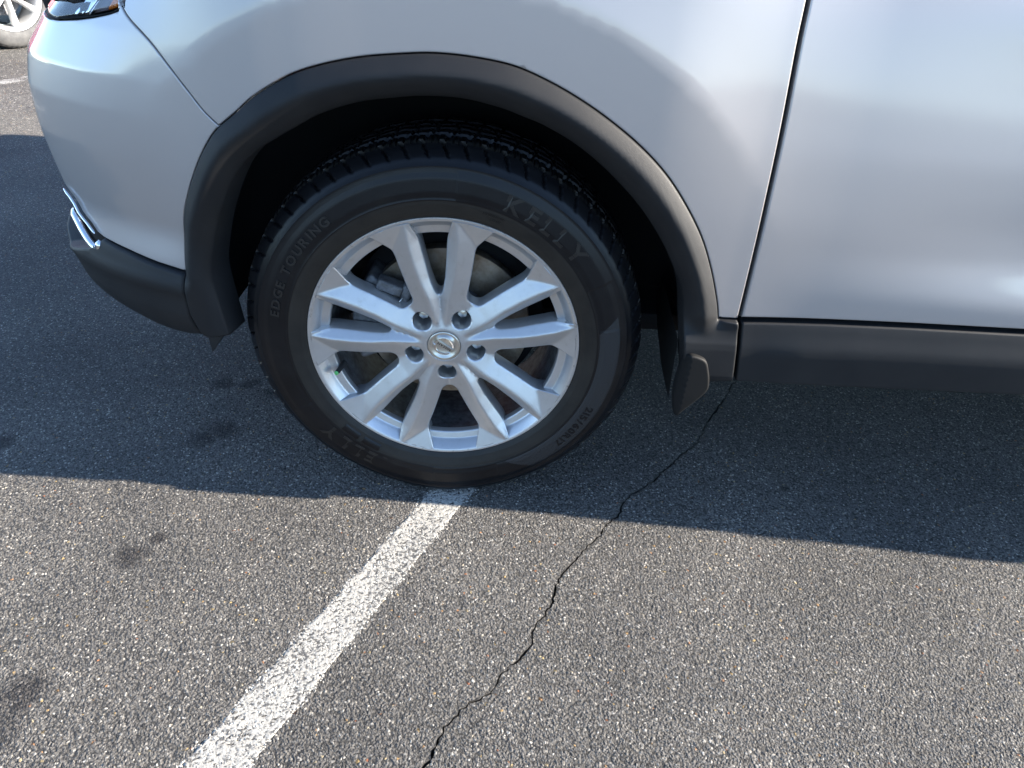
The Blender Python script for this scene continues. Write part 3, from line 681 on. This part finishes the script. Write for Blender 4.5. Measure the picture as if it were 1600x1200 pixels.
    def flat_pt(x,z,y_): return (x*ca-z*sa,y_,x*sa+z*ca)
    W,Hh=.0175,.0036
    v=[flat_pt(x,z,y_) for y_,k in ((.0048,1.),(.0024,.98)) for x,z in ((-W*k,-Hh),(W*k,-Hh),(W*k,Hh),(-W*k,Hh))]
    link('emblem_bar',v,[(4,5,6,7),(0,1,5,4),(1,2,6,5),(2,3,7,6),(3,0,4,7)],cap_m,parent,False)
    letters('NISSAN',.0064,lambda x,z:flat_pt(x*1.08,z,.0022),cap_ink,parent,centre=True,grow=.0)
    # valve: dark hole, stem and cap with a green mark
    va=math.radians(-160.5); vx,vz=.1965*math.cos(va),.1965*math.sin(va)
    v,f=tube([(vx*.985,.034,vz*.985),(vx*1.0,.0235,vz*1.0),(vx*1.03,.004,vz*1.03)],[.0058,.0050,.0042],12); sharp(recalc(link('valve_stem',v,f,mat('black_valve_rubber',(.012,.012,.012),.5),parent)),40)
    v,f=tube([(vx*1.0305,.0042,vz*1.0305),(vx*1.035,.0012,vz*1.035)],[.0043,.0030],12); sharp(recalc(link('valve_cap',v,f,green_ink,parent)),40)
GLY={}
def glyph(ch,size):
    key=ch
    if key not in GLY:
        c=bpy.data.curves.new('glyph','FONT'); c.body=ch; c.size=1.; c.resolution_u=4; c.offset=.03
        o=bpy.data.objects.new('glyph',c); me=o.to_mesh(); V=np.array([v.co[:2] for v in me.vertices]).reshape(-1,2); F=[tuple(p.vertices) for p in me.polygons]
        o.to_mesh_clear(); bpy.data.objects.remove(o); bpy.data.curves.remove(c); GLY[key]=(V,F)
    V,F=GLY[key]; return V*size,F
def letters(txt,size,place,m,parent,centre=False,grow=0.,space=.06,stretch=1.,name='letter'):
    adv=0; todo=[]
    for ch in txt:
        if ch==' ': adv+=size*.42*stretch; continue
        V,F=glyph(ch,size); V=V.copy(); x0,x1=V[:,0].min(),V[:,0].max(); V[:,0]=(V[:,0]-x0)*stretch; wd=(x1-x0)*stretch
        todo.append((V,F,adv)); adv+=wd+size*space*(1+stretch)
    for V,F,a in todo:
        P=[place(x+a-(adv/2 if centre else 0),z-(size*.36 if centre else 0)) for x,z in V]
        P0=np.array(P); 
        link(name,P0,F,m,parent,False)
    return adv
def solid_letters(txt,size,th0,r0,parent,stretch=1.,space=.06,thick=.0009,m=None,rev=False):
    """letters raised from the tyre's side, running clockwise from th0 (degrees), tops outwards"""
    adv=0; m=m or tyre_m
    for ch in txt:
        if ch==' ': adv+=size*.45*stretch; continue
        V,F=glyph(ch,size); x0,x1=V[:,0].min(),V[:,0].max()
        pts=[]
        edge={}
        for f in F:
            for a,b in zip(f,f[1:]+f[:1]): edge[(a,b)]=1
        bd=[(a,b) for (a,b) in edge if (b,a) not in edge]
        out=[]
        for up in (1,0):
            for x,z in V:
                th=math.radians(th0)-((x-x0)*stretch+adv)/(r0+size*.36); r=r0+z
                out.append((r*math.cos(th),float(sidewall_y(r))-(thick if up else -.0006)+.0003,r*math.sin(th)))
        n=len(V); FF=[tuple(f) for f in F]+[(a,b,n+b,n+a) for a,b in bd]
        link('letter',out,FF,m,parent,False)
        adv+=(x1-x0)*stretch+size*space*(1+stretch)
tyre_letter=mat('tyre_letter_rubber',(.013,.0125,.012),.33,spec=.42)
def build_wheel(parent,loc,text=True):
    wh=part('wheel',parent,loc)
    build_tyre(wh); build_rim(wh)
    if text:
        solid_letters('KELLY',.0365,70.5,.2705,wh,1.12,.13,.0011,tyre_letter); solid_letters('KELLY',.0365,250.5,.2705,wh,1.12,.13,.0011,tyre_letter)
        solid_letters('EDGE TOURING',.0200,170,.2785,wh,1.18,.10,.0012,tyre_letter)
        solid_letters('215/60R17',.0190,-21.5,.2795,wh,1.15,.07,.0013,tyre_m)
        solid_letters('STANDARD',.0055,76.5,.2535,wh,1.1,.05,.0006,tyre_m); solid_letters('LOAD',.0055,73.5,.2465,wh,1.1,.05,.0006,tyre_m)
        for a,wd in ((228,.036),(238,.036)):       # small raised plates low on the left
            rows=[]
            for r,t in ((.248,-.0004),(.2492,.0010),(.2618,.0010),(.263,-.0004)):
                rows.append([(r*math.cos(q),float(sidewall_y(r))-t,r*math.sin(q)) for q in np.linspace(math.radians(a)-wd/.26/2,math.radians(a)+wd/.26/2,12)])
            v,f=loft(rows); recalc(link('raised_plate',v,f,tyre_m,wh))
    # brake
    v,f=lathe([(.083,.0805),(.083,.1475),(.0845,.1485),(.105,.1485),(.107,.1475),(.107,.08)],96); sharp(recalc(link('brake_disc',v,f,disc_m,wh)),40)
    v,f=lathe([(.107,.081),(.083,.0805),(.060,.0765),(.0545,.0745),(.0535,.070),(.0535,.0)],64); sharp(recalc(link('brake_hat',v,f,iron,wh)),40)
    v,f=lathe([(.13,.175),(.125,.172),(.118,.10),(.118,.05)],64); recalc(link('dust_shield',v,f,dark,wh))
    def cal(c,s,rot): return boxm(c,s,rot)
    def cyl_sector(r0,r1,a0,a1,y0,y1,n=10):
        v=[];f=[]
        for a in np.linspace(math.radians(a0),math.radians(a1),n):
            for r,y_ in ((r0,y0),(r1,y0),(r1,y1),(r0,y1)): v.append((r*math.cos(a),y_,r*math.sin(a)))
        for i in range(n-1):
            for k in range(4): f.append((i*4+k,i*4+(k+1)%4,i*4+4+(k+1)%4,i*4+4+k))
        f+=[(0,1,2,3),tuple(range(4*n-4,4*n))]; return v,f
    v,f=cyl_sector(.112,.168,141,203,.052,.125); bevel(link('brake_caliper',v,f,iron,wh),.006,3)
    v,f=boxm((-.096,.050,.088),(.046,.03,.020),-.35); bevel(link('caliper_bracket',v,f,iron,wh),.005,3)
    v,f=boxm((-.071,.052,.066),(.018,.03,.055),-.25); bevel(link('caliper_arm',v,f,iron,wh),.006,3)
    v,f=boxm((-.108,.050,-.018),(.050,.03,.022),.15); bevel(link('caliper_bracket',v,f,rust,wh),.005,3)
    v,f=boxm((-.078,.050,-.022),(.020,.03,.040),.1); bevel(link('caliper_arm',v,f,iron,wh),.006,3)
    v,f=tube([(-.105,.036,.075),(-.098,.034,.064),(-.082,.034,.062),(-.074,.036,.072)],.0013,6); link('pad_spring',v,f,steel,wh)
    return wh
front=build_wheel(car,(0,0,WC))
def copy_tree(o,parent,loc,rz=0.,skip=()):
    c=o.copy(); COL.objects.link(c); c.parent=parent; c.location=loc; c.rotation_euler=(0,0,rz)
    for ch in o.children:
        if ch.name.split('.')[0] in skip: continue
        d=ch.copy(); COL.objects.link(d); d.parent=c
    return c
WB=2.646; FARY=1.80
SK=('letter','raised_plate','emblem_ring','emblem_bar','pad_spring','caliper_bracket','caliper_arm','valve_cap','wheel_nut')
copy_tree(front,car,(WB,0,WC),0,SK); copy_tree(front,car,(0,FARY-.02,WC),math.pi,SK); copy_tree(front,car,(WB,FARY-.02,WC),math.pi,SK)
# ------------------------------------------------------------------ rest of the car (mostly outside the frame: it casts the shadow and fills the reflections)
def profile_shell(parent,side,arches,y0,y1,plan_in,m,names,glass_poly,roof_in,near=True,clipx=None):
    """car body from its side outline: two flanks leaning in above the waist, and the skin between them"""
    out=catmull(side,5,True)
    def yin(x,z):
        t=np.interp(z,[0,.95,1.08,1.62],[0,0,.03,roof_in]); return t+plan_in(x)
    lo=[]
    for cx,cz,r in arches:
        lo.append((cx,cz,r))
    poly=out
    res=[]
    for nm,sgn,yb in names:
        P=poly
        def pf(u,v,push=0.): 
            q=yin(u,v)+push; return np.stack([u,(yb+q) if sgn<0 else (yb-q),v],-1)
        if clipx is not None and sgn<0:
            P=poly[poly[:,0]>clipx]; P=np.vstack([P])
        res.append(panel(nm,P,m,parent,.07,.01,.02,None,pf,.03))
        if glass_poly:
            for gp in glass_poly:
                res.append(panel('side_window',np.array(gp),winglass,parent,.08,.004,.004,lambda q:-.006+0*q[:,0],pf,.03))
    return out,yin
def arch_cut(c,r,n=14,a0=180,a1=0): return [(c+r*math.cos(math.radians(a)),WC+r*math.sin(math.radians(a))) for a in np.linspace(a0,a1,n)]
def shell_flank(name,pts,yb,sgn,yin,m,parent,h=.06):
    def pf(u,v,push=0.):
        q=yin(u,v)+push+(bow(u) if (sgn<0 and parent is car) else 0); return np.stack([u,(yb+q) if sgn<0 else (yb-q),v],-1)
    return panel(name,np.array(pts),m,parent,h,.008,.02,None,pf,.025),pf
def skin(name,pts,y0,y1,yin,m,parent,ny=13,crown=.03,mats=None,idx=None):
    rows=[]
    for x,z in pts:
        i=float(yin(np.array(x),np.array(z))); t=np.linspace(0,1,ny); y=y0+i+(y1-i-y0-i)*t
        rows.append([(x,yy,z+crown*(1-(2*s-1)**4)*(1 if z>.7 else 0)) for yy,s in zip(y,t)])
    v,f=loft(rows); return recalc(link(name,v,f,m,parent))
NY=-.028; FY=FARY+.02
def car_in(x,z):
    return np.interp(z,[0,.90,1.0,1.10,1.58],[0,0,.05,.085,.27])+np.interp(x,[-.80,-.76,-.70,-.62,-.5,-.35,2.9,3.2,3.42],[.50,.34,.21,.13,.06,.0,0,.06,.2])
# far flank
sill=[(.42,.33),(2.18,.33)]
farp=[(-.78,.31),(-.42,.33)]+arch_cut(0,.42,14,182,-2)+sill+arch_cut(WB,.42,14,182,-2)+[(3.10,.34),(3.36,.42),(3.40,.75),(3.36,1.05),(2.6,1.09),(.55,1.06),(.40,1.03),(-.30,.975),(-.66,.86),(-.79,.74),(-.80,.5)]
shell_flank('far_flank',farp,FY,1,car_in,paint,car)
# near side behind the front door, seam at x=1.364
rear_door=[(1.366,.472),(2.05,.48),(2.15,.53),(2.19,.62),(2.28,.74),(2.36,.80),(2.36,1.02),(1.366,1.0)]
panel('rear_door',np.array(rear_door),paint,car,.02,.0025,.014)
quarter=[(2.366,.805),(2.44,.835)]+arch_cut(WB,.47,14,125,-8)+[(3.30,.45),(3.39,.6),(3.40,.8),(3.36,1.04),(2.366,1.03)]
shell_flank('rear_quarter',quarter,NY+.03,-1,car_in,paint,car)
panel('rear_sill_cladding',np.array([(1.364,.358),(2.19,.36),(2.17,.47),(1.364,.462)]),plastic,car,.03,.004,.09,lambda q:-.0172+0*q[:,0])
shell_flank('rear_arch_trim',arch_cut(WB,.475,16,165,-10)+arch_cut(WB,.40,16,-12,178),NY-.008,-1,car_in,plastic,car)
for yb,sg in ((NY,-1),(FY,1)):
    shell_flank('waist_panel',[(-.30,.985),(.40,1.01),(.55,1.04),(2.6,1.065),(3.3,1.07),(3.25,1.12),(2.4,1.085),(.62,1.06),(.42,1.055),(-.28,.998)] if sg<0 else [(.42,1.03),(2.6,1.08),(2.4,1.1),(.62,1.07)],yb,sg,car_in,paint,car)
    shell_flank('side_window',[(.72,1.075),(1.34,1.085),(1.34,1.50),(1.18,1.47)],yb,sg,car_in,winglass,car)
    shell_flank('side_window',[(1.40,1.085),(2.30,1.105),(2.42,1.45),(2.2,1.50),(1.40,1.51)],yb,sg,car_in,winglass,car)
    shell_flank('roof_side',[(.50,1.065),(.66,1.075),(1.16,1.49),(1.7,1.525),(2.3,1.51),(2.55,1.44),(2.50,1.11),(3.25,1.10),(2.95,1.46),(2.4,1.585),(1.7,1.61),(1.18,1.56)],yb,sg,car_in,paint,car)
    shell_flank('door_pillar',[(1.345,1.08),(1.395,1.08),(1.395,1.52),(1.345,1.52)],yb,sg,car_in,rubber_strip,car)
skin('bonnet',[(-.80,.70),(-.79,.80),(-.70,.875),(-.55,.925),(-.30,.975),(.05,1.01),(.42,1.045)],NY,FY,car_in,paint,car,17,.025)
skin('windscreen',[(.42,1.05),(.7,1.25),(1.16,1.545)],NY,FY,car_in,winglass,car)
skin('roof',[(1.16,1.55),(1.45,1.60),(1.9,1.615),(2.4,1.59),(2.95,1.47)],NY,FY,car_in,paint,car)
skin('rear_window',[(2.95,1.46),(3.12,1.28),(3.25,1.10)],NY,FY,car_in,winglass,car)
skin('tailgate',[(3.25,1.10),(3.36,1.04),(3.41,.8),(3.39,.5),(3.30,.40)],NY,FY,car_in,paint,car)
skin('front_grille',[(-.80,.69),(-.815,.60),(-.815,.45),(-.79,.33)],NY,FY,car_in,dark,car,9,0)
v,f=boxm((1.45,.90,.31),(3.7,1.44,.04)); bevel(link('underbody',v,f,dark,car),.01)
v,f=boxm((1.36,.19,.333),(1.78,.38,.035)); bevel(link('underfloor_sun_block',v,f,dark,car),.004)  # unseen block added to keep sun from leaking under the floor
v,f=boxm((1.75,.03,.64),(.95,.02,.58)); bevel(link('rear_light_block',v,f,dark,car),.004)  # unseen board added behind the rear door to close a light leak
# door mirrors; the unseen far one is enlarged to cast a wider ground shadow
for yb,sg in ((-.03,-1),(FY,1)):
    v,f=boxm((.80,yb+sg*.10,1.12),(.13,.40,.19)) if sg>0 else boxm((.80,yb-.15,1.10),(.11,.20,.15)); o=bevel(link('door_mirror',v,f,paint,car),.035,4)
# cabin: steering wheel and seats are behind dark glass; nothing of them shows

# ------------------------------------------------------------------ the other cars of the lot
def other_car(name,label,m,loc,rz,L=4.5,group=None):
    t=thing(name,label,'car',loc,group); t.rotation_euler=(0,0,rz)
    def yin(x,z): return np.interp(z,[0,.3,.65,.92,1.45],[.03,.0,.0,.03,.26])+np.interp(x,[-.95,-.85,-.6,-.3,2.9,3.2,3.4],[.32,.2,.06,0,0,.05,.2])
    W0,W1=0.,1.78
    prof=[(-.90,.28),(-.42,.27)]+arch_cut(0,.40,14,185,-5)+[(.42,.27),(2.22,.27)]+arch_cut(2.64,.40,14,185,-5)+[(3.3,.30),(3.42,.45),(3.42,.85),(3.35,.97),(2.4,.955),(.55,.94),(-.45,.82),(-.85,.72),(-.93,.55)]
    for nm,yb,sg in (('flank',W0,-1),('flank',W1,1)):
        shell_flank(nm,prof,yb,sg,yin,m,t)
        shell_flank('side_window',[(.72,.965),(1.30,.975),(1.30,1.36),(1.12,1.33)],yb,sg,yin,winglass,t)
        shell_flank('side_window',[(1.38,.975),(2.30,.985),(2.45,1.28),(1.9,1.37),(1.38,1.37)],yb,sg,yin,winglass,t)
        shell_flank('roof_side',[(.50,.95),(.68,.96),(1.10,1.345),(1.6,1.385),(2.3,1.35),(2.56,1.28),(2.42,.985),(3.2,.985),(2.8,1.28),(2.3,1.43),(1.6,1.46),(1.1,1.42)],yb,sg,yin,m,t)
    skin('bonnet',[(-.93,.55),(-.88,.70),(-.45,.83),(.45,.94)],W0,W1,yin,m,t)
    skin('windscreen',[(.45,.945),(1.1,1.41)],W0,W1,yin,winglass,t); skin('roof',[(1.1,1.415),(1.6,1.455),(2.3,1.425),(2.8,1.28)],W0,W1,yin,m,t)
    skin('rear_window',[(2.8,1.275),(3.2,.99)],W0,W1,yin,winglass,t); skin('tailgate',[(3.2,.985),(3.42,.9),(3.43,.5),(3.3,.30)],W0,W1,yin,m,t)
    skin('front_bumper',[(-.93,.55),(-.92,.40),(-.86,.27)],W0,W1,yin,m,t,9,0)
    v,f=boxm((1.25,.89,.28),(4.,1.5,.04)); link('underbody',v,f,dark,t)
    # plain five-spoke wheels
    for cx in (0,2.64):
        for y,s in ((0.01,0),(1.77,math.pi)):
            wh=part('wheel',t,(cx,y,.335)); wh.rotation_euler=(0,0,s)
            if 'tyre' in OW:
                for k in OW: 
                    c=OW[k].copy(); COL.objects.link(c); c.parent=wh
                continue
            pr=[(.02,.222),(-.002,.231),(-.010,.25),(-.013,.275),(-.008,.305),(.006,.325),(.022,.333),(.09,.336),(.17,.333),(.19,.31),(.19,.23)]
            v,f=lathe([tuple(p) for p in catmull(pr,4)],120)
            vv=np.array(v).reshape(-1,120,3); rr=np.hypot(vv[...,0],vv[...,2]); 
            sl=(np.arange(120)%2==0)[None,:]&(rr>.322)&(vv[...,1]<.08); k=np.where(sl,.985,1.); vv[...,0]*=k; vv[...,2]*=k
            OW['tyre']=sharp(recalc(link('tyre',vv.reshape(-1,3),f,tyre_pale,wh)),40)
            v,f=lathe([(.015,.223),(.0,.229),(-.002,.226),(.010,.214),(.03,.205),(.10,.195),(.17,.21)],96); OW['rim']=recalc(link('rim',v,f,rim_pale,wh))
            V=[];F=[]
            for q in range(7):
                a=q*2*math.pi/7+.32
                for r,wd,y_ in ((.03,.030,.0),(.11,.026,.002),(.212,.040,.008)):
                    for sx,dy in ((-1,.012),(-.55,0),(.55,0),(1,.012),(1,.045),(-1,.045)):
                        x,z=r,sx*wd/2; V.append((x*math.cos(a)-z*math.sin(a),y_+dy,x*math.sin(a)+z*math.cos(a)))
                b=q*18
                for st in (0,6):
                    for i in range(6): F.append((b+st+i,b+st+(i+1)%6,b+st+6+(i+1)%6,b+st+6+i))
            v2,f2=lathe([(-.002,.0),(-.002,.028),(.004,.045),(.04,.05)],48); s=len(V); V+=[tuple(p) for p in v2]; F+=[tuple(i+s for i in p) for p in f2]
            OW['spoke_star']=sharp(recalc(link('spoke_star',V,F,rim_pale,wh)),35)
            v,f=lathe([(.08,.14),(.08,.05),(.12,.05)],48); OW['brake_disc']=link('brake_disc',v,f,iron,wh)
    return t
OW={}
tyre_pale=mat('mottled_grey_tyre',(.055,.055,.055),.7)  # rubber mottled in a paler grey than the near car's tyre
_n,_l,_b=NT(tyre_pale); _t=noise(tyre_pale,18,6,.7); _l.new(ramp(tyre_pale,_t.outputs[0],[(.3,(.035,.035,.036)),(.7,(.085,.083,.08))]).outputs[0],_b.inputs['Base Color']); bump(tyre_pale,_t.outputs[0],.003,.5)
rim_pale=mat('bright_silver_wheel',(.75,.75,.74),.3,.6,.5,.1)
A2=math.atan2(LDIR[1],LDIR[0])
def place2(): 
    # wheel hub of the nearest wheel stands over the tyre's contact point
    hub=np.array([-3.33,4.13]); d=np.array([math.cos(A2),math.sin(A2)]); return hub
h2=place2()+np.array([.09,.03])
other_car('parked_car','dark red car whose grey-tyred wheel stands beyond the silver bumper',red,(h2[0],h2[1],0),A2)
# unseen hedge of leaf cards, added behind the camera to darken the reflected horizon
V=[];F=[]
for k in range(130):
    aa=math.radians(170+k*1.5); cx=85*math.cos(aa)+RNG.normal(0,1.2); cy=85*math.sin(aa)+RNG.normal(0,3); hh=RNG.uniform(3.3,3.6); rw=RNG.uniform(2.2,3.6)
    for q in range(190):
        d=RNG.normal(0,1,3); d/=np.linalg.norm(d); d*=RNG.uniform(.55,1)**.5
        c=np.array([cx+d[0]*rw,cy+d[1]*rw,hh*.55+d[2]*hh*.5]); a=RNG.normal(0,1,3); a/=np.linalg.norm(a); b=np.cross(a,RNG.normal(0,1,3)); b/=np.linalg.norm(b); s=RNG.uniform(.4,.8)
        n=len(V); V+=[c+s*a,c+s*b,c-s*a,c-s*b]; F.append((n,n+1,n+2,n+3))
tl=link('reflection_hedge',V,F,mat('reflection_leaves',(.055,.075,.03),.7),smooth=False); tl['kind']='stuff'
